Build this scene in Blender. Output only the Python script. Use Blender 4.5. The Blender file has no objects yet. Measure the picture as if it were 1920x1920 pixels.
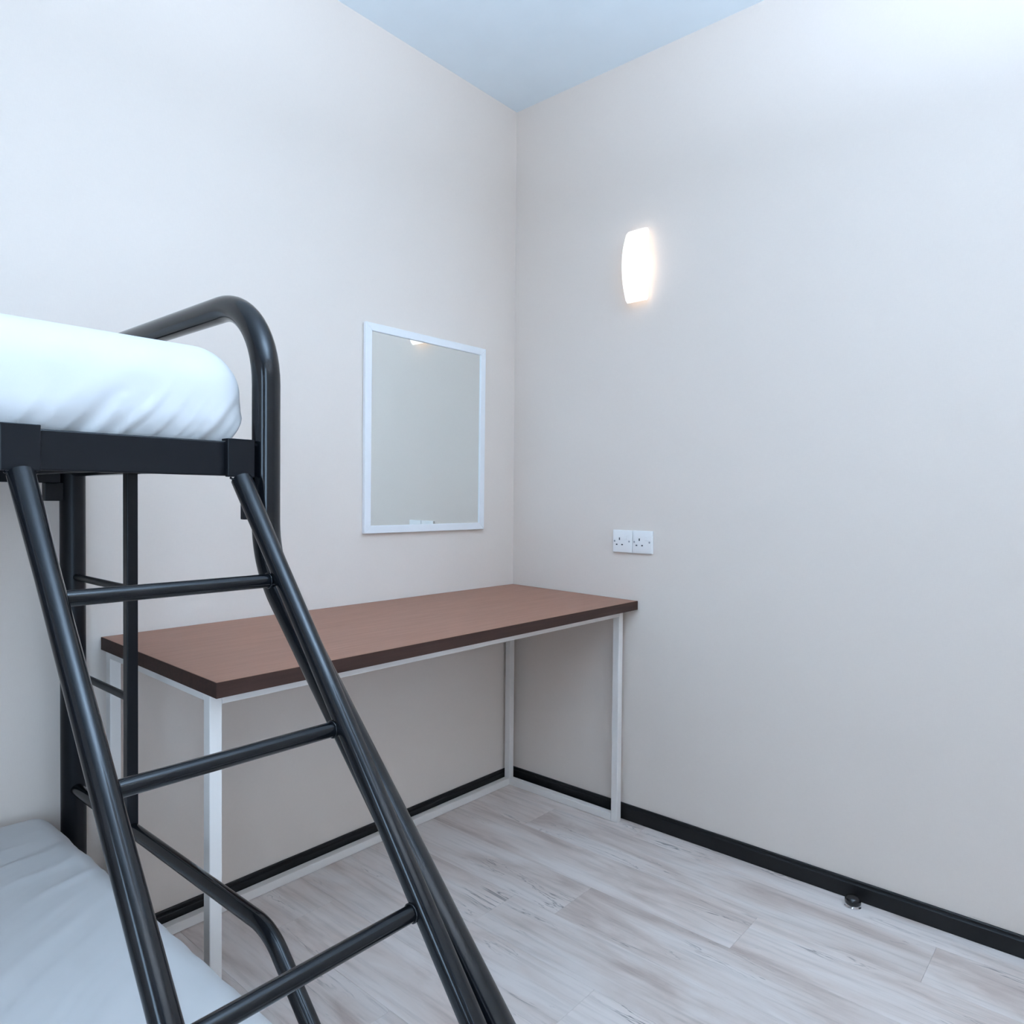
import bpy, bmesh, math, random
from mathutils import Vector, Matrix, noise

random.seed(7)
S = bpy.context.scene
COL = S.collection

# ------------------------------------------------------------------ camera
cam_data = bpy.data.cameras.new('camera')
cam_data.sensor_width = 36.0
cam_data.lens = 1350.5 * 36.0 / 1920.0
cam_data.clip_start = 0.02
cam = bpy.data.objects.new('camera', cam_data)
COL.objects.link(cam)
cam.matrix_world = Matrix(((0.656937, 0.009270, -0.753889, -2.14402),
                           (-0.753894, 0.019729, -0.656699, -1.86064),
                           (0.008786, 0.999762, 0.019949, 1.11395),
                           (0, 0, 0, 1)))
S.camera = cam

# ------------------------------------------------------------------ world, light, exposure
W = bpy.data.worlds.new('overcast_sky')
S.world = W
W.use_nodes = True
bg = W.node_tree.nodes['Background']
bg.inputs['Color'].default_value = (0.592, 0.825, 1.13, 1)
bg.inputs['Strength'].default_value = 10.5

S.view_settings.view_transform = 'Standard'
S.view_settings.look = 'None'
S.view_settings.gamma = 1.0
S.view_settings.use_curve_mapping = False
S.view_settings.exposure = 0.08

S.cycles.max_bounces = 7
S.cycles.glossy_bounces = 3
S.cycles.transmission_bounces = 3

RX, RY, H = -3.70, -2.75, 2.615           # room: x RX..0, y RY..0
WIN = (-2.30, -1.78, 0.95, 2.25)           # unseen window added in the wall at the head of the bed: y0 y1 z0 z1
WIN2 = (-3.10, -2.45, 0.35, 2.35)          # wide unseen window added in the wall behind the camera: x0 x1 z0 z1
LAMP_WATTS, LAMP_GLOW = 72.0, 1.2         # light thrown up by the added bowl lamp, glow of the bowl itself
LAMP = (-1.60, -2.00)                      # unseen pendant lamp, added for its light

def portal(loc, rot, w, h):
    pl = bpy.data.lights.new('window_portal', 'AREA')
    pl.shape = 'RECTANGLE'
    pl.size, pl.size_y = w, h
    pl.cycles.is_portal = True
    po = bpy.data.objects.new('window_portal', pl)
    COL.objects.link(po)
    po.location = loc
    po.rotation_euler = rot
portal((RX - 0.10, (WIN[0] + WIN[1]) / 2, (WIN[2] + WIN[3]) / 2), (0, -math.pi / 2, 0), WIN[3] - WIN[2], WIN[1] - WIN[0])
portal(((WIN2[0] + WIN2[1]) / 2, RY - 0.10, (WIN2[2] + WIN2[3]) / 2), (math.pi / 2, 0, 0), WIN2[1] - WIN2[0], WIN2[3] - WIN2[2])

# ------------------------------------------------------------------ materials
def new_mat(name):
    m = bpy.data.materials.new(name)
    m.use_nodes = True
    nt = m.node_tree
    return m, nt, nt.nodes['Principled BSDF']

def N(nt, typ, **kw):
    n = nt.nodes.new(typ)
    for k, v in kw.items():
        if hasattr(n, k):
            setattr(n, k, v)
        else:
            n.inputs[k].default_value = v
    return n

def ramp(nt, src, stops):
    n = nt.nodes.new('ShaderNodeValToRGB')
    e = n.color_ramp.elements
    while len(e) < len(stops):
        e.new(0.5)
    for i, (p, c) in enumerate(stops):
        e[i].position = p
        e[i].color = (*c, 1) if len(c) == 3 else c
    nt.links.new(src, n.inputs['Fac'])
    return n

def bump(nt, b, src, strength, dist=0.001):
    n = nt.nodes.new('ShaderNodeBump')
    n.inputs['Strength'].default_value = strength
    n.inputs['Distance'].default_value = dist
    nt.links.new(src, n.inputs['Height'])
    nt.links.new(n.outputs['Normal'], b.inputs['Normal'])
    return n

def simple(name, col, rough=0.5, spec=0.5, metal=0.0, noise_amt=0.0, noise_scale=8.0, bump_amt=0.0, bump_scale=200.0, coat=0.0):
    m, nt, b = new_mat(name)
    b.inputs['Roughness'].default_value = rough
    b.inputs['Specular IOR Level'].default_value = spec
    b.inputs['Metallic'].default_value = metal
    b.inputs['Coat Weight'].default_value = coat
    tc = N(nt, 'ShaderNodeTexCoord')
    nz = N(nt, 'ShaderNodeTexNoise', Scale=noise_scale, Detail=4.0)
    nt.links.new(tc.outputs['Object'], nz.inputs['Vector'])
    a = 1 - noise_amt
    c2 = tuple(min(1, c * (1 + noise_amt)) for c in col)
    r = ramp(nt, nz.outputs['Fac'], [(0.3, tuple(c * a for c in col)), (0.7, c2)])
    nt.links.new(r.outputs['Color'], b.inputs['Base Color'])
    if bump_amt:
        n2 = N(nt, 'ShaderNodeTexNoise', Scale=bump_scale, Detail=3.0)
        nt.links.new(tc.outputs['Object'], n2.inputs['Vector'])
        bump(nt, b, n2.outputs['Fac'], bump_amt)
    return m

def wall_mat():
    m, nt, b = new_mat('wall_paper')
    b.inputs['Roughness'].default_value = 0.72
    b.inputs['Specular IOR Level'].default_value = 0.25
    tc = N(nt, 'ShaderNodeTexCoord')
    mp = N(nt, 'ShaderNodeMapping')
    mp.inputs['Scale'].default_value = (1, 1, 14)
    nt.links.new(tc.outputs['Object'], mp.inputs['Vector'])
    n1 = N(nt, 'ShaderNodeTexNoise', Scale=60.0, Detail=2.0)
    nt.links.new(mp.outputs['Vector'], n1.inputs['Vector'])
    mp2 = N(nt, 'ShaderNodeMapping')
    mp2.inputs['Scale'].default_value = (14, 14, 1)
    nt.links.new(tc.outputs['Object'], mp2.inputs['Vector'])
    n2 = N(nt, 'ShaderNodeTexNoise', Scale=60.0, Detail=2.0)
    nt.links.new(mp2.outputs['Vector'], n2.inputs['Vector'])
    add = N(nt, 'ShaderNodeMath', operation='ADD')
    nt.links.new(n1.outputs['Fac'], add.inputs[0])
    nt.links.new(n2.outputs['Fac'], add.inputs[1])
    half = N(nt, 'ShaderNodeMath', operation='MULTIPLY')
    half.inputs[1].default_value = 0.5
    nt.links.new(add.outputs[0], half.inputs[0])
    r = ramp(nt, half.outputs[0], [(0.3, (0.784, 0.672, 0.592)), (0.7, (0.814, 0.702, 0.617))])
    nt.links.new(r.outputs['Color'], b.inputs['Base Color'])
    bump(nt, b, half.outputs[0], 0.12, 0.0006)
    return m

def plank_mat():
    m, nt, b = new_mat('whitewashed_oak_laminate')
    b.inputs['Specular IOR Level'].default_value = 0.4
    tc = N(nt, 'ShaderNodeTexCoord')
    oi = N(nt, 'ShaderNodeObjectInfo')
    off = N(nt, 'ShaderNodeVectorMath', operation='SCALE')
    off.inputs[0].default_value = (37.0, 91.0, 13.0)
    nt.links.new(oi.outputs['Random'], off.inputs['Scale'])
    ad = N(nt, 'ShaderNodeVectorMath', operation='ADD')
    nt.links.new(tc.outputs['Object'], ad.inputs[0])
    nt.links.new(off.outputs[0], ad.inputs[1])
    def nz(scale_xy, scale, detail=6.0, dist=0.0, rough=0.55):
        mp = N(nt, 'ShaderNodeMapping')
        mp.inputs['Scale'].default_value = (*scale_xy, 1)
        nt.links.new(ad.outputs[0], mp.inputs['Vector'])
        n = N(nt, 'ShaderNodeTexNoise', Scale=scale, Detail=detail, Distortion=dist, Roughness=rough)
        nt.links.new(mp.outputs['Vector'], n.inputs['Vector'])
        return n
    patch = nz((5.0, 1.1), 2.0, 5.0, 0.6)
    base = ramp(nt, patch.outputs['Fac'], [(0.28, (0.500, 0.385, 0.335)), (0.46, (0.715, 0.600, 0.540)), (0.62, (0.810, 0.715, 0.665))])
    grain = nz((26.0, 1.3), 3.0, 8.0, 0.3)
    gr = ramp(nt, grain.outputs['Fac'], [(0.30, (0.78, 0.77, 0.76)), (0.52, (1, 1, 1)), (0.75, (1.0, 1.0, 1.0))])
    mx = N(nt, 'ShaderNodeMix', data_type='RGBA', blend_type='MULTIPLY')
    mx.inputs['Factor'].default_value = 0.75
    nt.links.new(base.outputs['Color'], mx.inputs['A'])
    nt.links.new(gr.outputs['Color'], mx.inputs['B'])
    # dark cracks and knots: thin level lines of a stretched noise, only where a second noise allows it
    crack = nz((9.0, 0.9), 3.0, 4.0, 0.8)
    cl = ramp(nt, crack.outputs['Fac'], [(0.485, (0, 0, 0)), (0.50, (1, 1, 1)), (0.515, (0, 0, 0))])
    where = nz((3.2, 1.2), 2.3, 2.0)
    wl = ramp(nt, where.outputs['Fac'], [(0.54, (0, 0, 0)), (0.66, (1, 1, 1))])
    mu = N(nt, 'ShaderNodeMath', operation='MULTIPLY')
    nt.links.new(cl.outputs['Color'], mu.inputs[0])
    nt.links.new(wl.outputs['Color'], mu.inputs[1])
    mu2 = N(nt, 'ShaderNodeMath', operation='MULTIPLY')
    mu2.inputs[1].default_value = 0.9
    nt.links.new(mu.outputs[0], mu2.inputs[0])
    mx2 = N(nt, 'ShaderNodeMix', data_type='RGBA', blend_type='MIX')
    nt.links.new(mu2.outputs[0], mx2.inputs['Factor'])
    nt.links.new(mx.outputs['Result'], mx2.inputs['A'])
    mx2.inputs['B'].default_value = (0.22, 0.18, 0.165, 1)
    # each plank a little lighter or darker
    vr = N(nt, 'ShaderNodeMapRange')
    vr.inputs['To Min'].default_value = 0.94
    vr.inputs['To Max'].default_value = 1.05
    nt.links.new(oi.outputs['Random'], vr.inputs['Value'])
    hs = N(nt, 'ShaderNodeHueSaturation')
    nt.links.new(vr.outputs[0], hs.inputs['Value'])
    nt.links.new(mx2.outputs['Result'], hs.inputs['Color'])
    nt.links.new(hs.outputs['Color'], b.inputs['Base Color'])
    rr = N(nt, 'ShaderNodeMapRange')
    rr.inputs['To Min'].default_value = 0.38
    rr.inputs['To Max'].default_value = 0.52
    nt.links.new(grain.outputs['Fac'], rr.inputs['Value'])
    nt.links.new(rr.outputs[0], b.inputs['Roughness'])
    bump(nt, b, grain.outputs['Fac'], 0.08, 0.0005)
    return m

def wood_mat(name, dark, light, rough=0.42):
    m, nt, b = new_mat(name)
    b.inputs['Roughness'].default_value = rough
    b.inputs['Specular IOR Level'].default_value = 0.32
    tc = N(nt, 'ShaderNodeTexCoord')
    mp = N(nt, 'ShaderNodeMapping')
    mp.inputs['Scale'].default_value = (1.6, 34, 34)
    nt.links.new(tc.outputs['Object'], mp.inputs['Vector'])
    n = N(nt, 'ShaderNodeTexNoise', Scale=4.0, Detail=8.0, Distortion=0.4)
    nt.links.new(mp.outputs['Vector'], n.inputs['Vector'])
    r = ramp(nt, n.outputs['Fac'], [(0.3, dark), (0.7, light)])
    nt.links.new(r.outputs['Color'], b.inputs['Base Color'])
    bump(nt, b, n.outputs['Fac'], 0.06, 0.0004)
    return m

def glow(name, col, strength):
    m, nt, b = new_mat(name)
    b.inputs['Base Color'].default_value = (0.85, 0.85, 0.85, 1)
    b.inputs['Roughness'].default_value = 0.35
    tc = N(nt, 'ShaderNodeTexCoord')
    n = N(nt, 'ShaderNodeTexNoise', Scale=3.0)
    nt.links.new(tc.outputs['Object'], n.inputs['Vector'])
    r = ramp(nt, n.outputs['Fac'], [(0.0, tuple(c * 0.98 for c in col)), (1.0, col)])
    nt.links.new(r.outputs['Color'], b.inputs['Emission Color'])
    b.inputs['Emission Strength'].default_value = strength
    return m

M = {}
M['wall'] = wall_mat()
M['ceiling'] = simple('ceiling_paint', (0.88, 0.945, 0.98), 0.85, 0.2, noise_amt=0.01, bump_amt=0.05)
M['plank'] = plank_mat()
M['subfloor'] = simple('subfloor', (0.25, 0.22, 0.20), 0.9, noise_amt=0.05)
M['black_trim'] = simple('black_skirting', (0.006, 0.006, 0.0065), 0.42, 0.3, noise_amt=0.1, bump_amt=0.03)
M['black_tube'] = simple('black_powder_coat', (0.0032, 0.0038, 0.0052), 0.15, 0.36, noise_amt=0.08, bump_amt=0.02, bump_scale=600)
M['black_flat'] = simple('black_satin_steel', (0.0050, 0.0055, 0.0072), 0.36, 0.22, noise_amt=0.08, bump_amt=0.03, bump_scale=500)
M['bolt'] = simple('zinc_bolt', (0.35, 0.36, 0.38), 0.35, 0.5, 0.9, noise_amt=0.05)
M['white_metal'] = simple('white_powder_coat', (0.87, 0.80, 0.745), 0.42, 0.45, noise_amt=0.015)
M['white_frame'] = simple('white_lacquer', (0.90, 0.88, 0.875), 0.35, 0.45, noise_amt=0.01)
M['white_plastic'] = simple('white_plastic', (0.92, 0.885, 0.86), 0.3, 0.5, noise_amt=0.01)
M['slot'] = simple('dark_slot', (0.06, 0.065, 0.07), 0.6, 0.3, noise_amt=0.05)
M['screw'] = simple('nickel_screw', (0.42, 0.43, 0.45), 0.4, 0.5, 0.6, noise_amt=0.05)
M['top'] = wood_mat('walnut_laminate', (0.262, 0.116, 0.074), (0.332, 0.156, 0.102), 0.45)
M['edge'] = wood_mat('dark_walnut_edge', (0.032, 0.0125, 0.008), (0.050, 0.021, 0.014), 0.60)
M['sheet'] = simple('white_cotton', (0.665, 0.640, 0.625), 0.85, 0.15, noise_amt=0.012, noise_scale=20, bump_amt=0.06, bump_scale=900)
M['core'] = simple('mattress_ticking', (0.72, 0.73, 0.75), 0.9, 0.15, noise_amt=0.03, noise_scale=40)
M['chrome'] = simple('chrome', (0.75, 0.76, 0.78), 0.10, 0.5, 1.0, noise_amt=0.02)
M['rubber'] = simple('black_rubber', (0.008, 0.008, 0.009), 0.22, 0.5, noise_amt=0.1)
M['shade'] = glow('lit_opal_glass', (1.0, 0.97, 0.93), 0.70)
M['diffuser'] = glow('added_lamp_diffuser', (0.70, 0.84, 1.0), LAMP_GLOW)  # glow of the added pendant bowl

def mirror_mat():
    m, nt, b = new_mat('mirror_silver')
    b.inputs['Metallic'].default_value = 1.0
    b.inputs['Roughness'].default_value = 0.015
    tc = N(nt, 'ShaderNodeTexCoord')
    n = N(nt, 'ShaderNodeTexNoise', Scale=2.0)
    nt.links.new(tc.outputs['Object'], n.inputs['Vector'])
    r = ramp(nt, n.outputs['Fac'], [(0.0, (0.90, 0.945, 0.935)), (1.0, (0.915, 0.955, 0.945))])
    nt.links.new(r.outputs['Color'], b.inputs['Base Color'])
    return m
M['mirror'] = mirror_mat()

def pane_mat():
    m, nt, b = new_mat('window_glass')
    tr = N(nt, 'ShaderNodeBsdfTransparent')
    tr.inputs['Color'].default_value = (0.96, 0.98, 0.98, 1)
    gl = N(nt, 'ShaderNodeBsdfGlossy', Roughness=0.02)
    fr = N(nt, 'ShaderNodeFresnel', IOR=1.45)
    mx = N(nt, 'ShaderNodeMixShader')
    nt.links.new(fr.outputs[0], mx.inputs[0])
    nt.links.new(tr.outputs[0], mx.inputs[1])
    nt.links.new(gl.outputs[0], mx.inputs[2])
    nt.links.new(mx.outputs[0], nt.nodes['Material Output'].inputs['Surface'])
    return m
M['pane'] = pane_mat()

# ------------------------------------------------------------------ mesh helpers
def link(name, bm, mat, parent=None, smooth=False, auto=None):
    me = bpy.data.meshes.new(name)
    bmesh.ops.recalc_face_normals(bm, faces=bm.faces)
    bm.to_mesh(me)
    bm.free()
    if smooth:
        for p in me.polygons:
            p.use_smooth = True
        if auto:
            me.set_sharp_from_angle(angle=math.radians(auto))
    me.materials.append(mat)
    o = bpy.data.objects.new(name, me)
    COL.objects.link(o)
    if parent:
        o.parent = parent
    return o

def thing(name, label, cat, loc=(0, 0, 0), group=None):
    o = bpy.data.objects.new(name, None)
    o.empty_display_size = 0.05
    COL.objects.link(o)
    o.location = loc
    return tag(o, label, cat, group)

def tag(o, label=None, cat=None, group=None, kind=None):
    if label: o['label'] = label
    if cat: o['category'] = cat
    if group: o['group'] = group
    if kind: o['kind'] = kind
    return o

def box_bm(x0, x1, y0, y1, z0, z1, bev=0.0, seg=2, bm=None):
    bm2 = bmesh.new()
    vs = [bm2.verts.new((x, y, z)) for x in (x0, x1) for y in (y0, y1) for z in (z0, z1)]
    for f in ((0, 1, 3, 2), (4, 6, 7, 5), (0, 4, 5, 1), (2, 3, 7, 6), (0, 2, 6, 4), (1, 5, 7, 3)):
        bm2.faces.new([vs[i] for i in f])
    if bev:
        bmesh.ops.bevel(bm2, geom=bm2.edges[:], offset=bev, segments=seg, affect='EDGES', profile=0.5)
    if bm is None:
        return bm2
    tmp = bpy.data.meshes.new('tmp')
    bm2.to_mesh(tmp)
    bm2.free()
    bm.from_mesh(tmp)
    bpy.data.meshes.remove(tmp)
    return bm

def fillet(pts, rad, n=10):
    """polyline with every inner corner rounded by rad (a number or one per corner)"""
    pts = [Vector(p) for p in pts]
    out = [pts[0]]
    for i in range(1, len(pts) - 1):
        r = rad[i - 1] if isinstance(rad, (list, tuple)) else rad
        a, b, c = pts[i - 1], pts[i], pts[i + 1]
        u, v = (a - b).normalized(), (c - b).normalized()
        ang = u.angle(v)
        if ang > math.pi - 1e-3 or r <= 0:
            out.append(b)
            continue
        t = min(r / math.tan(ang / 2), (a - b).length * 0.95, (c - b).length * 0.95)
        r = t * math.tan(ang / 2)
        cen = b + (u + v).normalized() * (r / math.sin(ang / 2))
        p0, p1 = b + u * t - cen, b + v * t - cen
        w = p0.angle(p1)
        for k in range(n + 1):
            s = k / n
            out.append(cen + (p0 * math.sin((1 - s) * w) + p1 * math.sin(s * w)) / math.sin(w))
    out.append(pts[-1])
    return out

def tube_bm(pts, r, seg=24, cap=True, bm=None, rad=None):
    """round tube along pts; rad(i, n) may give another radius"""
    bm = bm or bmesh.new()
    pts = [Vector(p) for p in pts]
    n = len(pts)
    tan = []
    for i in range(n):
        a = pts[max(i - 1, 0)]
        b = pts[min(i + 1, n - 1)]
        tan.append((b - a).normalized())
    ref = Vector((1, 0, 0)) if abs(tan[0].x) < 0.9 else Vector((0, 1, 0))
    nor = (ref - tan[0] * ref.dot(tan[0])).normalized()
    rings = []
    for i in range(n):
        nor = (nor - tan[i] * nor.dot(tan[i])).normalized()
        bi = tan[i].cross(nor)
        rr = rad(i, n) if rad else r
        rings.append([bm.verts.new(pts[i] + (nor * math.cos(2 * math.pi * k / seg) + bi * math.sin(2 * math.pi * k / seg)) * rr) for k in range(seg)])
    for i in range(n - 1):
        for k in range(seg):
            bm.faces.new((rings[i][k], rings[i][(k + 1) % seg], rings[i + 1][(k + 1) % seg], rings[i + 1][k]))
    if cap:
        bm.faces.new(rings[0][::-1])
        bm.faces.new(rings[-1])
    return bm

def tube(name, pts, r, mat, parent, seg=24):
    return link(name, tube_bm(pts, r, seg), mat, parent, True, 50)

def bar_between(p, q, w, h, bev=0.002):
    """box bar of section w x h from p to q (mostly horizontal or vertical)"""
    p, q = Vector(p), Vector(q)
    d = q - p
    L = d.length
    bm = box_bm(-w / 2, w / 2, -h / 2, h / 2, 0, L, bev)
    z = d.normalized()
    ref = Vector((0, 0, 1)) if abs(z.z) < 0.9 else Vector((0, 1, 0))
    x = ref.cross(z).normalized()
    y = z.cross(x)
    mt = Matrix((x, y, z)).transposed().to_4x4()
    mt.translation = p
    bmesh.ops.transform(bm, matrix=mt, verts=bm.verts)
    return bm

def lathe_bm(profile, seg=32):
    """profile: (r, z) list, revolved about z"""
    bm = bmesh.new()
    rings = []
    for r, z in profile:
        if r < 1e-6:
            rings.append([bm.verts.new((0, 0, z))])
        else:
            rings.append([bm.verts.new((r * math.cos(2 * math.pi * k / seg), r * math.sin(2 * math.pi * k / seg), z)) for k in range(seg)])
    for a, b in zip(rings, rings[1:]):
        for k in range(seg):
            k2 = (k + 1) % seg
            if len(a) == 1 and len(b) > 1:
                bm.faces.new((a[0], b[k2], b[k]))
            elif len(b) == 1 and len(a) > 1:
                bm.faces.new((a[k], a[k2], b[0]))
            elif len(a) > 1:
                bm.faces.new((a[k], a[k2], b[k2], b[k]))
    return bm

def extrude_profile(prof, length):
    """closed (a, b) profile extruded along +x by length -> verts (x, a, b)"""
    bm = bmesh.new()
    n = len(prof)
    r0 = [bm.verts.new((0, a, b)) for a, b in prof]
    r1 = [bm.verts.new((length, a, b)) for a, b in prof]
    for k in range(n):
        bm.faces.new((r0[k], r0[(k + 1) % n], r1[(k + 1) % n], r1[k]))
    bm.faces.new(r0[::-1])
    bm.faces.new(r1)
    return bm

# ------------------------------------------------------------------ room shell
T = 0.12
def struct(name, bm, mat):
    return tag(link(name, bm, mat), kind='structure')

struct('wall_left', box_bm(RX - T, T, 0, T, -0.05, H + 0.05), M['wall'])
struct('wall_right', box_bm(0, T, RY - T, 0, -0.05, H + 0.05), M['wall'])
bb = bmesh.new()
for x0, x1, z0, z1 in ((RX - T, WIN2[0], -0.05, H + 0.05), (WIN2[1], T, -0.05, H + 0.05), (WIN2[0], WIN2[1], -0.05, WIN2[2]), (WIN2[0], WIN2[1], WIN2[3], H + 0.05)):
    box_bm(x0, x1, RY - T, RY, z0, z1, bm=bb)
struct('wall_back', bb, M['wall'])
hb = bmesh.new()
for y0, y1, z0, z1 in ((RY, WIN[0], -0.05, H + 0.05), (WIN[1], 0, -0.05, H + 0.05), (WIN[0], WIN[1], -0.05, WIN[2]), (WIN[0], WIN[1], WIN[3], H + 0.05)):
    box_bm(RX - T, RX, y0, y1, z0, z1, bm=hb)
struct('wall_head', hb, M['wall'])
struct('ceiling', box_bm(RX - T, T, RY - T, T, H, H + 0.1), M['ceiling'])

# floor: slab with one object per laminate plank, planks run along y
fl = struct('floor', box_bm(RX, 0, RY, 0, -0.06, -0.012), M['subfloor'])
PWID, PLEN, GAP = 0.175, 1.20, 0.00018
plank_cache = {}
def plank(x0, x1, y0, y1):
    key = (round(x1 - x0, 4), round(y1 - y0, 4))
    if key not in plank_cache:
        w, l = key
        bm = bmesh.new()
        b = 0.0006
        lo = [bm.verts.new(p) for p in ((GAP, GAP, -0.0118), (w - GAP, GAP, -0.0118), (w - GAP, l - GAP, -0.0118), (GAP, l - GAP, -0.0118))]
        mi = [bm.verts.new(p) for p in ((GAP, GAP, -0.0003), (w - GAP, GAP, -0.0003), (w - GAP, l - GAP, -0.0003), (GAP, l - GAP, -0.0003))]
        hi = [bm.verts.new(p) for p in ((GAP + b, GAP + b, 0), (w - GAP - b, GAP + b, 0), (w - GAP - b, l - GAP - b, 0), (GAP + b, l - GAP - b, 0))]
        for A, B in ((lo, mi), (mi, hi)):
            for k in range(4):
                bm.faces.new((A[k], A[(k + 1) % 4], B[(k + 1) % 4], B[k]))
        bm.faces.new(hi)
        me = bpy.data.meshes.new('plank')
        bmesh.ops.recalc_face_normals(bm, faces=bm.faces)
        bm.to_mesh(me)
        bm.free()
        me.materials.append(M['plank'])
        plank_cache[key] = me
    o = bpy.data.objects.new('plank', plank_cache[key])
    COL.objects.link(o)
    o.parent = fl
    o.location = (x0, y0, 0)
seams = [0.0, -0.10]
while seams[-1] - PWID > RX:
    seams.append(seams[-1] - PWID)
seams.append(RX)
first = {0: -0.62, 1: -0.30, 2: -1.115, 3: -0.70, 4: -0.561, 5: -0.95}
for i in range(len(seams) - 1):
    y = first.get(i, -random.uniform(0.15, 1.15))
    cuts = [0.0, y]
    while cuts[-1] - PLEN > RY:
        cuts.append(cuts[-1] - PLEN)
    cuts.append(RY)
    for a, b in zip(cuts, cuts[1:]):
        if a - b > 0.01:
            plank(seams[i + 1], seams[i], b, a)

# skirting boards, stepped profile (depth, height)
BT, BH = 0.0115, 0.053
PROF = [(0, 0.0005), (BT, 0.0005), (BT, 0.0415), (BT - 0.0012, 0.0430), (0.0068, 0.0452), (0.0068, 0.0515), (0.0055, BH), (0, BH)]
def skirting(name, origin, rotz, length):
    o = struct(name, extrude_profile(PROF, length), M['black_trim'])
    o.location = origin
    o.rotation_euler = (0, 0, rotz)
G = 0.0003
skirting('baseboard_left', (-BT - 0.0005, -G, 0), math.pi, -RX - 2 * BT - 0.001)
skirting('baseboard_right', (-G, RY + 0.001, 0), math.pi / 2, -RY - 0.002)
skirting('baseboard_back', (RX + BT + 0.0005, RY + G, 0), 0, -RX - 2 * BT - 0.001)
skirting('baseboard_head', (RX + G, -0.001, 0), -math.pi / 2, -RY - 0.002)

# unseen windows added to let daylight in; local x runs along the wall
def window(name, loc, rotz, w, z0, z1, n):
    o = bpy.data.objects.new(name, None)
    COL.objects.link(o)
    o.location = loc
    o.rotation_euler = (0, 0, rotz)
    tag(o, kind='structure')
    f = 0.045
    for a in ((z0, z0 + f), (z1 - f, z1)):
        link('frame_rail', box_bm(0, w, -0.03, 0.03, *a, 0.003), M['white_frame'], o)
    for k in range(n + 1):
        x = (w - f) * k / n
        link('frame_stile', box_bm(x, x + f, -0.028, 0.028, z0 + f, z1 - f, 0.003), M['white_frame'], o)
        if k < n:
            link('pane', box_bm(x + f, (w - f) * (k + 1) / n, -0.003, 0.003, z0 + f, z1 - f), M['pane'], o)
window('added_window_1', (RX - 0.06, WIN[0], 0), math.pi / 2, WIN[1] - WIN[0], WIN[2], WIN[3], 1)
window('added_window_2', (WIN2[0], RY - 0.06, 0), 0, WIN2[1] - WIN2[0], WIN2[2], WIN2[3], 1)

# unseen pendant lamp added to light ceiling and walls: opal bowl, open at the top, hung on three rods
GZ, GR = 1.95, 0.24                       # height of the rim, rim radius
cl = thing('added_pendant_lamp', 'added unseen white bowl pendant lamp, lit, hung from the ceiling on three rods', 'lamp', (*LAMP, H))
link('ceiling_rose', lathe_bm([(0, -0.0005), (0.055, -0.0005), (0.055, -0.015), (0.03, -0.025), (0, -0.025)], 32), M['white_plastic'], cl, True, 40)
BZ = GZ - H
bowl = [(0.0, BZ - 0.13), (0.08, BZ - 0.122), (0.15, BZ - 0.095), (0.205, BZ - 0.05), (GR, BZ), (GR - 0.006, BZ), (0.199, BZ - 0.046), (0.146, BZ - 0.090), (0.08, BZ - 0.116), (0, BZ - 0.124)]
link('bowl', lathe_bm(bowl, 48), M['diffuser'], cl, True, 60)
for k in range(3):
    t = 2 * math.pi * k / 3
    link('rod', tube_bm([(0.03 * math.cos(t), 0.03 * math.sin(t), -0.02), ((GR - 0.004) * math.cos(t), (GR - 0.004) * math.sin(t), BZ)], 0.003, 8), M['white_metal'], cl, True, 40)
al = bpy.data.lights.new('added_bowl_light', 'AREA')  # upward light of the added pendant
al.shape = 'DISK'
al.size = 0.30
al.energy = LAMP_WATTS
al.color = (0.617, 0.83, 1.115)
ao = bpy.data.objects.new('added_bowl_light', al)
COL.objects.link(ao)
ao.location = (*LAMP, GZ - 0.045)
ao.rotation_euler = (math.pi, 0, 0)

# ------------------------------------------------------------------ desk
desk = thing('desk', 'long narrow desk with brown wood top on a white metal frame in the corner', 'desk')
DX0, DX1, DY0, DY1 = -1.4974, -0.003, -0.571, -0.004
ZF, ZB, TH = 0.7640, 0.7740, 0.0300          # top surface height at the front and at the wall, thickness
def ztop(y): return ZF + (ZB - ZF) * (y - DY0) / (DY1 - DY0)
def tilt(bm, z0):
    """shift heights so that z0 follows the slight fall of the top towards the front"""
    for v in bm.verts:
        v.co.z += ztop(v.co.y) - z0
    return bm
eb = 0.0012
top_bm = tilt(box_bm(DX0 + eb, DX1 - eb, DY0 + eb, DY1, ZF - TH, ZF, 0.0006, 1), ZF)
link('desktop', top_bm, M['top'], desk)
for nm, b in (('front', (DX0, DX1, DY0, DY0 + eb)), ('left', (DX0, DX0 + eb, DY0 + eb, DY1)), ('right', (DX1 - eb, DX1, DY0 + eb, DY1))):
    o = link('edge_band', tilt(box_bm(*b, ZF - TH, ZF - 0.0003), ZF), M['edge'], desk)
    o['label'] = 'dark brown edge band of the desktop'
TB, TRH = 0.025, 0.018                       # leg section, height of the flat top rails
FX0, FX1, FY0, FY1 = -1.490, -0.030, -0.530, -0.0135
def zund(y): return ztop(y) - TH
for x in (FX0, FX1 - TB):
    for y in (FY0, FY1 - TB):
        link('leg', box_bm(x, x + TB, y, y + TB, 0.0006, zund(y + TB / 2) - 0.0005, 0.0018), M['white_metal'], desk)
    # side rails, top and bottom
    xm = x + TB / 2
    ya, yb = FY0 + TB, FY1 - TB
    link('top_rail', bar_between((xm, ya, zund(ya) - TRH / 2), (xm, yb, zund(yb) - TRH / 2), TB, TRH, 0.0015), M['white_metal'], desk)
    link('floor_rail', bar_between((xm, ya, 0.0006 + TB / 2), (xm, yb, 0.0006 + TB / 2), TB, TB, 0.0015), M['white_metal'], desk)
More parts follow.
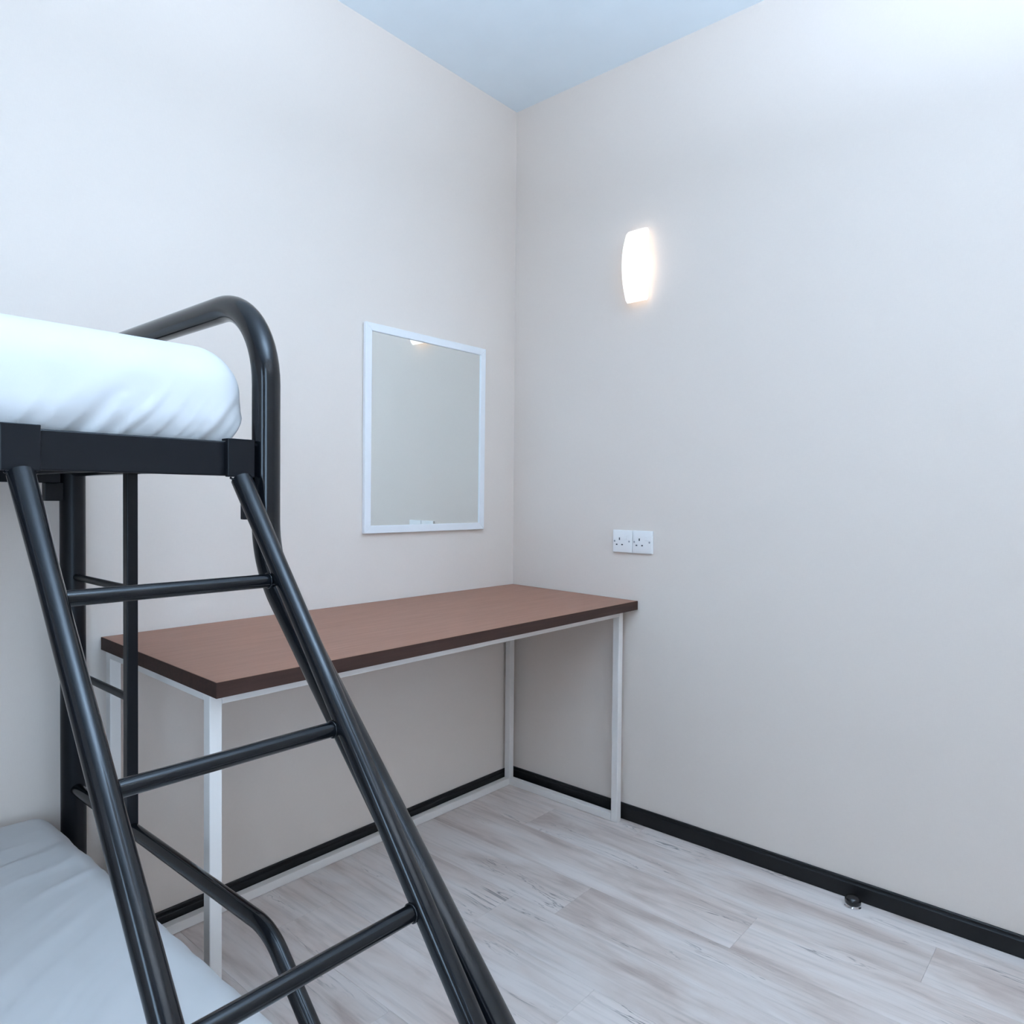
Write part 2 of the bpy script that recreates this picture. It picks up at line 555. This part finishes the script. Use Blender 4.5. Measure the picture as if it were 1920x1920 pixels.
for y in (FY0, FY1 - TB):
    z = zund(y + TB / 2) - TB / 2
    link('top_rail', bar_between((FX0 + TB, y + TB / 2, z), (FX1 - TB, y + TB / 2, z), TB, TB, 0.0015), M['white_metal'], desk)
link('floor_rail', bar_between((FX0 + TB, FY1 - TB / 2, 0.0006 + TB / 2), (FX1 - TB, FY1 - TB / 2, 0.0006 + TB / 2), TB, TB, 0.0015), M['white_metal'], desk)

# ------------------------------------------------------------------ wall mirror
MX0, MX1, MZ0, MZ1 = -0.7335, -0.1822, 0.9952, 1.6646
mw, mh = MX1 - MX0, MZ1 - MZ0
mir = thing('wall_mirror', 'rectangular mirror in a slim white frame hung above the desk', 'mirror', (MX0, -0.0005, MZ0))
mir.rotation_euler = (math.atan2(0.0030, mh), 0, 0)
FWD, FD = 0.025, 0.0135
def miter(pts):
    bm = bmesh.new()
    a = [bm.verts.new((x, 0, z)) for x, z in pts]
    b = [bm.verts.new((x, -FD, z)) for x, z in pts]
    for k in range(4):
        bm.faces.new((a[k], a[(k + 1) % 4], b[(k + 1) % 4], b[k]))
    bm.faces.new(a)
    bm.faces.new(b[::-1])
    bmesh.ops.bevel(bm, geom=bm.edges[:], offset=0.0012, segments=1, affect='EDGES')
    return bm
i0, i1, k0, k1 = FWD, mw - FWD, FWD, mh - FWD
for pts in ([(0, 0), (mw, 0), (i1, k0), (i0, k0)], [(0, mh), (mw, mh), (i1, k1), (i0, k1)],
            [(0, 0), (0, mh), (i0, k1), (i0, k0)], [(mw, 0), (mw, mh), (i1, k1), (i1, k0)]):
    link('frame_rail', miter(pts), M['white_frame'], mir)
link('mirror_glass', box_bm(i0 - 0.002, i1 + 0.002, -0.0085, -0.0045, k0 - 0.002, k1 + 0.002), M['mirror'], mir)
link('backing', box_bm(i0 - 0.002, i1 + 0.002, -0.004, -0.001, k0 - 0.002, k1 + 0.002), M['white_frame'], mir)

# ------------------------------------------------------------------ wall sconce
SY, SZ0, SZ1, SWID = -0.5650, 1.781, 2.020, 0.085
sc = thing('wall_sconce', 'lit curved white wall lamp high on the wall right of the corner', 'wall lamp', (0, SY, (SZ0 + SZ1) / 2))
hz = (SZ1 - SZ0) / 2
link('back_plate', box_bm(-0.012, -0.0005, -0.016, 0.016, -hz + 0.03, hz - 0.03, 0.002), M['white_metal'], sc)
def shade_bm():
    """bowed shell: front bulges in the middle and comes back towards both ends, open at the back"""
    bm = bmesh.new()
    nz_, ny = 28, 14
    def depth(t):                      # t -1..1 along the height
        return 0.070 - 0.040 * abs(t) ** 2.2
    outer, inner = [], []
    for shell, off in ((outer, 0.0), (inner, 0.003)):
        for i in range(nz_ + 1):
            t = -1 + 2 * i / nz_
            row = []
            d = depth(t) - off
            w = SWID / 2 - off
            z = t * (hz - off)
            e = max(0.0, (abs(t) - 0.93) / 0.07)
            w *= 1 - 0.10 * e * e
            for j in range(ny + 1):
                # section: back edge, straight side, rounded corner, slightly curved front
                a = j / ny
                if a < 0.5:
                    s = a * 2
                else:
                    s = (1 - a) * 2
                sgn = -1 if a < 0.5 else 1
                ang = min(1.0, s) * math.pi / 2
                yy = sgn * w * math.cos(ang) ** 0.32 if s < 1 else 0.0
                xx = -0.020 - (d - 0.020) * math.sin(ang) ** 0.62
                row.append(bm.verts.new((xx, yy, z)))
            shell.append(row)
    for shell in (outer, inner):
        for i in range(nz_):
            for j in range(ny):
                bm.faces.new((shell[i][j], shell[i][j + 1], shell[i + 1][j + 1], shell[i + 1][j]))
    for i in range(nz_):
        for j in (0, ny):
            bm.faces.new((outer[i][j], outer[i + 1][j], inner[i + 1][j], inner[i][j]))
    for i in (0, nz_):
        for j in range(ny):
            bm.faces.new((outer[i][j], outer[i][j + 1], inner[i][j + 1], inner[i][j]))
    # end caps
    for row in (outer[0], outer[-1]):
        bm.faces.new(row)
    return bm
link('lamp_shade', shade_bm(), M['shade'], sc, True, 50)
bl = bpy.data.lights.new('sconce_bulb_light', 'POINT')
bl.energy = 0.024
bl.color = (1.0, 0.72, 0.42)
bl.shadow_soft_size = 0.008
for dy in (-0.022, 0.022):
    bo = bpy.data.objects.new('sconce_bulb_light', bl)
    COL.objects.link(bo)
    bo.location = (-0.034, SY + dy, (SZ0 + SZ1) / 2 - 0.004)

# ------------------------------------------------------------------ sockets
PS = 0.0795
SKY, SKZ = -0.4700, 1.0058
def socket(y_left, label):
    cy, cz = y_left - PS / 2, SKZ - PS / 2
    t = thing('wall_socket', label, 'socket', (0, cy, cz), 'pair of sockets above the desk')
    # local: x towards the room is negative, +y to the left as seen from the room
    h = PS / 2 - 0.0009
    link('plate', box_bm(-0.0095, -0.0003, -h, h, -h, h, 0.0022, 3), M['white_plastic'], t, True, 40)
    f = -0.0098
    link('pin_slot', box_bm(f, f + 0.002, 0.0095, 0.0135, 0.004, 0.0125), M['slot'], t)
    for y in (0.0225, 0.0005):
        link('pin_slot', box_bm(f, f + 0.002, y - 0.0032, y + 0.0032, -0.0135, -0.0095), M['slot'], t)
    for y in (0.0315, -0.0275):
        bm = lathe_bm([(0, 0.0008), (0.0028, 0.0006), (0.0034, 0)], 16)
        bmesh.ops.transform(bm, matrix=Matrix.Translation((-0.0094, y, 0.0)) @ Matrix.Rotation(-math.pi / 2, 4, 'Y'), verts=bm.verts)
        link('screw', bm, M['screw'], t, True, 40)
    link('rocker_switch', box_bm(f - 0.0022, f + 0.001, -0.0205, -0.0105, 0.0065, 0.0215, 0.001), M['white_plastic'], t)
    return t
socket(SKY, 'white three-pin wall socket nearer the room corner, joined to another')
socket(SKY - PS, 'white three-pin wall socket further from the room corner, joined to another')

# ------------------------------------------------------------------ door stop
ds = thing('door_stop', 'small black and chrome door stop at the foot of the black skirting', 'door stop', (-0.046, -1.288, 0))
link('base', lathe_bm([(0, 0.0006), (0.0215, 0.0006), (0.022, 0.0025), (0.0205, 0.005), (0.0198, 0.0080), (0, 0.0080)], 32), M['chrome'], ds, True, 40)
link('rubber_cap', lathe_bm([(0.0196, 0.0083), (0.0208, 0.0100), (0.0208, 0.0180), (0.0185, 0.0240), (0.012, 0.0282), (0, 0.0298)], 32), M['rubber'], ds, True, 60)

# ------------------------------------------------------------------ bunk bed
XE = -1.572                        # plane of the foot end
XH = -3.52                         # plane of the head end
RP = 0.0205                        # post radius
bed = thing('bunk_bed', 'black tubular steel bunk bed with a wider lower bunk along the wall', 'bunk bed', (XE, -0.05, 0))
def L(p): return (p[0] - XE, p[1] + 0.05, p[2])
def btube(name, pts, r, mat='black_tube', seg=24): return tube(name, [L(p) for p in pts], r, M[mat], bed, seg)
def bmesh_part(name, bm, mat, smooth=False, auto=None):
    bmesh.ops.translate(bm, vec=(-XE, 0.05, 0), verts=bm.verts)
    return link(name, bm, M[mat], bed, smooth, auto)

YF, YN = -0.052, -0.873            # far and near post of the upper bunk
LEGY = -1.455                      # near leg of the lower bunk
for X in (XE, XH):
    # one bent tube: far post top - end loop - near post - flare - near leg
    path = fillet([(X, YF, 1.02), (X, YF, 1.413), (X, YN, 1.413), (X, YN, 1.012), (X, LEGY, 0.430), (X, LEGY, 0.0006)], [0.13, 0.135, 0.16, 0.12], 14)
    btube('end_loop', path, RP, seg=28)
    btube('far_post', [(X, YF, 0.0006), (X, YF, 1.270)], 0.0255, 'black_flat', 28)
    btube('end_crossbar', [(X, YF, 1.165), (X, YN, 1.165)], 0.0125)
    bmesh_part('upright_bar', box_bm(X - 0.0105, X + 0.0105, -0.372 - 0.0105, -0.372 + 0.0105, 0.455, 1.160, 0.002), 'black_flat')
    for z in (0.928, 0.712):
        btube('short_rung', [(X, YF, z), (X, -0.372, z)], 0.0075, 'black_flat', 16)
    # lower end rail, bent down parallel to the flare
    btube('lower_end_rail', fillet([(X, YF, 0.450), (X, -0.885, 0.462), (X, -1.20, 0.190)], 0.10, 10), 0.0130)
    btube('lower_crossbar', [(X, YF, 0.178), (X, LEGY, 0.178)], 0.0150)
    for y in (YF, LEGY):
        bmesh_part('foot_cap', box_bm(X - 0.03, X + 0.03, y - 0.028, y + 0.028, 0.0004, 0.012, 0.003), 'black_flat')

# upper side rails: flat steel section, end plates with bolts
RZ0, RZ1 = 1.1415, 1.1905
bmesh_part('side_rail', box_bm(XH + 0.022, -1.6285, -0.880, -0.866, RZ0, RZ1, 0.002), 'black_flat')
bmesh_part('side_rail', box_bm(XH + 0.03, XE - 0.03, -0.072, -0.042, RZ0 - 0.004, RZ1, 0.002), 'black_flat')
bmesh_part('rail_end_plate', box_bm(-1.6280, -1.5880, -0.876, -0.856, RZ0 - 0.001, RZ1 - 0.003, 0.0015), 'black_flat')
bmesh_part('rail_end_plate', box_bm(-1.604, -1.588, -0.867, -0.856, 1.078, RZ0 - 0.001, 0.0015), 'black_flat')
bmesh_part('rail_end_plate', box_bm(-1.630, -1.594, -0.066, -0.044, 1.098, RZ0 - 0.004, 0.0015), 'black_flat')
bmesh_part('rail_end_plate', box_bm(XH + 0.018, XH + 0.06, -0.876, -0.856, 1.090, RZ0 - 0.001, 0.0015), 'black_flat')
for x, z in ((-1.6000, 1.130), (-1.5965, 1.110), (-1.5965, 1.088)):
    bm = lathe_bm([(0, 0.004), (0.0025, 0.0037), (0.0035, 0.002), (0.0035, 0)], 16)
    bmesh.ops.transform(bm, matrix=Matrix.Translation((x, -0.867, z)) @ Matrix.Rotation(math.pi / 2, 4, 'X'), verts=bm.verts)
    bmesh_part('bolt', bm, 'bolt', True, 40)
# slats across the upper and the lower bunk
for k in range(13):
    x = -1.66 - k * 0.150
    bmesh_part('slat', box_bm(x - 0.012, x + 0.012, -0.866, -0.072, 1.154, 1.161, 0.001), 'black_flat')
    bmesh_part('slat', box_bm(x - 0.020, x + 0.020, -1.440, -0.076, 0.186, 0.194, 0.001), 'black_flat')
for y in (-0.085, LEGY):
    bmesh_part('lower_side_rail', box_bm(XH + 0.02, XE - 0.02, y - 0.014, y + 0.014, 0.140, 0.185, 0.002), 'black_flat')
bmesh_part('lower_centre_rail', box_bm(XH + 0.02, XE - 0.02, -0.78, -0.75, 0.150, 0.186, 0.002), 'black_flat')

# ------------------------------------------------------------------ ladder, hooked on the upper rail
XR, XL, RS = -1.620, -1.890, 0.0128
lad = thing('bunk_ladder', 'black tubular steel ladder leaning out from the upper bunk rail', 'ladder', (XL, -1.49, 0))
def LL(p): return (p[0] - XL, p[1] + 1.49, p[2])
def yl(z): return -0.8585 - 0.868 * (1.145 - z)      # the slant
ZK = 0.42
for X in (XL, XR):
    path = fillet([(X, yl(1.134) - 0.022, 1.136), (X, yl(ZK), ZK), (X, yl(ZK), 0.0006)], 0.12, 10)
    path = [path[0] + (path[1] - path[0]) * (s / 12) for s in range(12)] + path[1:]
    bm = tube_bm([LL(p) for p in path], RS, 24, rad=lambda i, n: RS * (1.0 + 0.14 * max(0, (2 - i)) / 2))
    link('stile', bm, M['black_tube'], lad, True, 50)
    # hook: plate in front of the rail, lip over it
    bm = box_bm(X - 0.0205, X + 0.0205, -0.8895, -0.8810, 1.1400, 1.1945, 0.0015)
    box_bm(X - 0.0205, X + 0.0205, -0.8895, -0.871, 1.1915, 1.1945, 0.001, bm=bm)
    bmesh.ops.translate(bm, vec=(-XL, 1.49, 0), verts=bm.verts)
    hk = link('hook_plate', bm, M['black_flat'], lad)
    # weld collar where the tube meets the plate
    a = Vector((X, -0.902, 1.136))
    ring = [LL((X + 0.0155 * math.cos(t), -0.8875 - 0.010 * max(0, math.sin(t)), 1.1385 - 0.004 * abs(math.sin(t)))) for t in [math.pi * k / 14 for k in range(15)]]
    link('weld', tube_bm(ring, 0.0017, 8), M['black_tube'], lad, True)
    link('foot_cap', lathe_bm([(0, 0.0002), (0.0155, 0.0002), (0.016, 0.004), (0.016, 0.03), (0.0135, 0.032)], 20), M['rubber'], lad, True, 40).location = LL((X, yl(ZK), 0))
for z in (1.000, 0.832, 0.664, 0.496):
    y = yl(z)
    rg = link('rung', tube_bm([LL((XL + 0.006, y, z)), LL((XR - 0.006, y, z))], 0.0092, 20), M['black_tube'], lad, True, 50)
    for x, s in ((XL, 1), (XR, -1)):
        c = Vector(LL((x + s * (RS + 0.0004), y, z)))
        ring = [c + Vector((0, math.cos(t) * 0.0098, math.sin(t) * 0.0098)) for t in [2 * math.pi * k / 16 for k in range(17)]]
        link('weld', tube_bm(ring, 0.0013, 6), M['black_tube'], rg, True)
    # parts of a part keep its frame
# ------------------------------------------------------------------ mattresses
def rounded_box(x0, x1, y0, y1, z0, z1, r, nx, ny, nz_, disp):
    """dense box with radius r on all edges; disp(co, normal) -> offset along the normal plus a shift"""
    cx, cy, cz = (x0 + x1) / 2, (y0 + y1) / 2, (z0 + z1) / 2
    hx, hy, hz_ = (x1 - x0) / 2, (y1 - y0) / 2, (z1 - z0) / 2
    bm = bmesh.new()
    def lin(h, n):
        # denser near the ends
        out = []
        for i in range(n + 1):
            t = -1 + 2 * i / n
            out.append(h * (0.72 * t + 0.28 * math.sin(t * math.pi / 2)))
        return out
    gx, gy, gz = lin(hx, nx), lin(hy, ny), lin(hz_, nz_)
    cache = {}
    def vert(p):
        key = (round(p[0], 6), round(p[1], 6), round(p[2], 6))
        v = cache.get(key)
        if v is None:
            P = Vector(p)
            q = Vector((max(-hx + r, min(hx - r, P.x)), max(-hy + r, min(hy - r, P.y)), max(-hz_ + r, min(hz_ - r, P.z))))
            d = P - q
            n = d.normalized() if d.length > 1e-9 else Vector((0, 0, 1))
            co = q + n * r + Vector((cx, cy, cz))
            v = bm.verts.new(co + disp(co, n))
            cache[key] = v
        return v
    def face_grid(us, vs, fn):
        for i in range(len(us) - 1):
            for j in range(len(vs) - 1):
                bm.faces.new((vert(fn(us[i], vs[j])), vert(fn(us[i + 1], vs[j])), vert(fn(us[i + 1], vs[j + 1])), vert(fn(us[i], vs[j + 1]))))
    for s in (-1, 1):
        face_grid(gx, gy, lambda u, v: (u, v, s * hz_))
        face_grid(gx, gz, lambda u, v: (u, s * hy, v))
        face_grid(gy, gz, lambda u, v: (s * hx, u, v))
    return bm

def sstep(a, b, x):
    t = max(0.0, min(1.0, (x - a) / (b - a)))
    return t * t * (3 - 2 * t)

def ridge(s):
    """one soft-sided crease profile from a periodic coordinate"""
    t = s - math.floor(s)
    return math.exp(-((t - 0.5) / 0.16) ** 2)

def nz3(x, y, z): return noise.noise(Vector((x, y, z)))

UX0, UX1, UY0, UY1, UZ0, UZ1 = -3.49, -1.5975, -0.868, -0.062, 1.1675, 1.333
def upper_disp(co, n):
    x, y, z = co
    h = (z - UZ0) / (UZ1 - UZ0)
    d = 0.0
    # bulging sides, crowned top
    side = max(0, -n.y)
    endf = max(0, n.x)
    d += (0.010 * side + 0.004 * endf) * math.sin(math.pi * min(1, max(0, h)))
    # gathers from the elastic hem, fading upwards, slanting towards the foot; irregular in width and reach
    end = sstep(-2.00, -1.72, x)
    reach = 0.46 + 0.24 * end + 0.22 * nz3(x * 16, 1.7, 4.0)
    low = 1 - sstep(0.04, max(0.10, reach), h)
    u = x - 0.75 * (z - UZ0) + 0.012 * nz3(x * 14, y * 9, z * 14)
    w = nz3(u * 34, y * 3, 3.1) * 0.9 + nz3(u * 71, y * 3, 8.1) * 0.5 + (ridge(u * 31 + 2.6 * nz3(u * 7, 0, 7)) - 0.35) * 0.5
    d += low * (0.0018 + 0.0062 * end) * w * (side + endf)
    # broad folds
    v = x * 0.8 + z * 1.5
    d += 0.0035 * nz3(v * 7, y * 2, z * 9) * (side + 0.5 * endf) * (1 - sstep(0.75, 1.0, h))
    d += 0.003 * nz3(x * 3, y * 3, 5.0) * max(0, n.z)
    # a long drag fold on the side
    f = (x + 1.86) * 0.62 - (z - 1.215) * 1.0
    d += 0.0020 * math.exp(-(f / 0.020) ** 2) * side * sstep(-1.96, -1.85, x) * (1 - sstep(-1.80, -1.70, x))
    dz = 0.0
    if n.z < 0.2 and h < 0.4 and x > -2.2:
        dz = 0.0028 * nz3(x * 22, 0, 2.0) * (1 - h / 0.4)
    return n * d + Vector((0, 0, dz))

um = thing('mattress', 'single mattress in a white fitted sheet lying on the upper bunk', 'mattress', (UX1, UY0, UZ0))
def place(bm, o):
    bmesh.ops.translate(bm, vec=-Vector(o.location), verts=bm.verts)
    return bm
link('fitted_sheet', place(rounded_box(UX0, UX1, UY0, UY1, UZ0, UZ1, 0.062, 330, 60, 44, upper_disp), um), M['sheet'], um, True)
link('mattress_core', place(rounded_box(UX0 + 0.02, UX1 - 0.02, UY0 + 0.02, UY1 - 0.02, UZ0 + 0.012, UZ1 - 0.02, 0.05, 20, 12, 8, lambda c, n: Vector()), um), M['core'], um, True)

LX0, LX1, LY0, LY1, LZ0, LZ1 = -3.48, -1.612, -1.425, -0.016, 0.1955, 0.404
def lower_disp(co, n):
    x, y, z = co
    up = max(0, n.z)
    d = 0.0
    h = (z - LZ0) / (LZ1 - LZ0)
    d += 0.005 * max(0, n.x) * math.sin(math.pi * min(1, max(0, h)))
    # creases fanning in from the foot end: along x by the wall, turning towards the near side
    t = sstep(-0.15, -0.85, y) if False else max(0.0, min(1.0, (-0.15 - y) / 0.7))
    slope = 0.05 + 0.85 * t
    s = y - slope * (x - LX1) * 0.9
    s += 0.035 * nz3(x * 3.2, y * 3.2, 1.0) + 0.010 * nz3(x * 11, y * 11, 4.0)
    amp = 0.0026 * (0.55 + 0.45 * sstep(-1.1, -0.1, y))
    m = max(0.0, 0.45 + 0.75 * nz3(x * 3.5, y * 5, 9.0))
    d += up * amp * m * (math.sin(s * 62 + 2 * nz3(x * 3, y * 3, 5)) * 0.45 + (ridge(s * 15 + 1.6 * nz3(x * 2.5, y * 2.5, 2)) - 0.3) * 1.3)
    d += up * 0.0010 * nz3(x * 4, s * 70, 7.0)
    d += up * 0.004 * nz3(x * 2.4, y * 2.4, 3.0)
    # rumpled edge along the foot
    d += max(0, n.x) * 0.0025 * nz3(y * 17, z * 6, 2.0)
    d += up * sstep(LX1 - 0.10, LX1, x) * 0.0022 * nz3(y * 21, x * 4, 6.0)
    return n * d
lm = thing('mattress', 'wide mattress in a white creased sheet lying on the lower bunk', 'mattress', (LX1, LY0, LZ0))
link('fitted_sheet', place(rounded_box(LX0, LX1, LY0, LY1, LZ0, LZ1, 0.045, 260, 220, 24, lower_disp), lm), M['sheet'], lm, True)
link('mattress_core', place(rounded_box(LX0 + 0.02, LX1 - 0.02, LY0 + 0.02, LY1 - 0.02, LZ0 + 0.012, LZ1 - 0.02, 0.05, 20, 16, 8, lambda c, n: Vector()), lm), M['core'], lm, True)
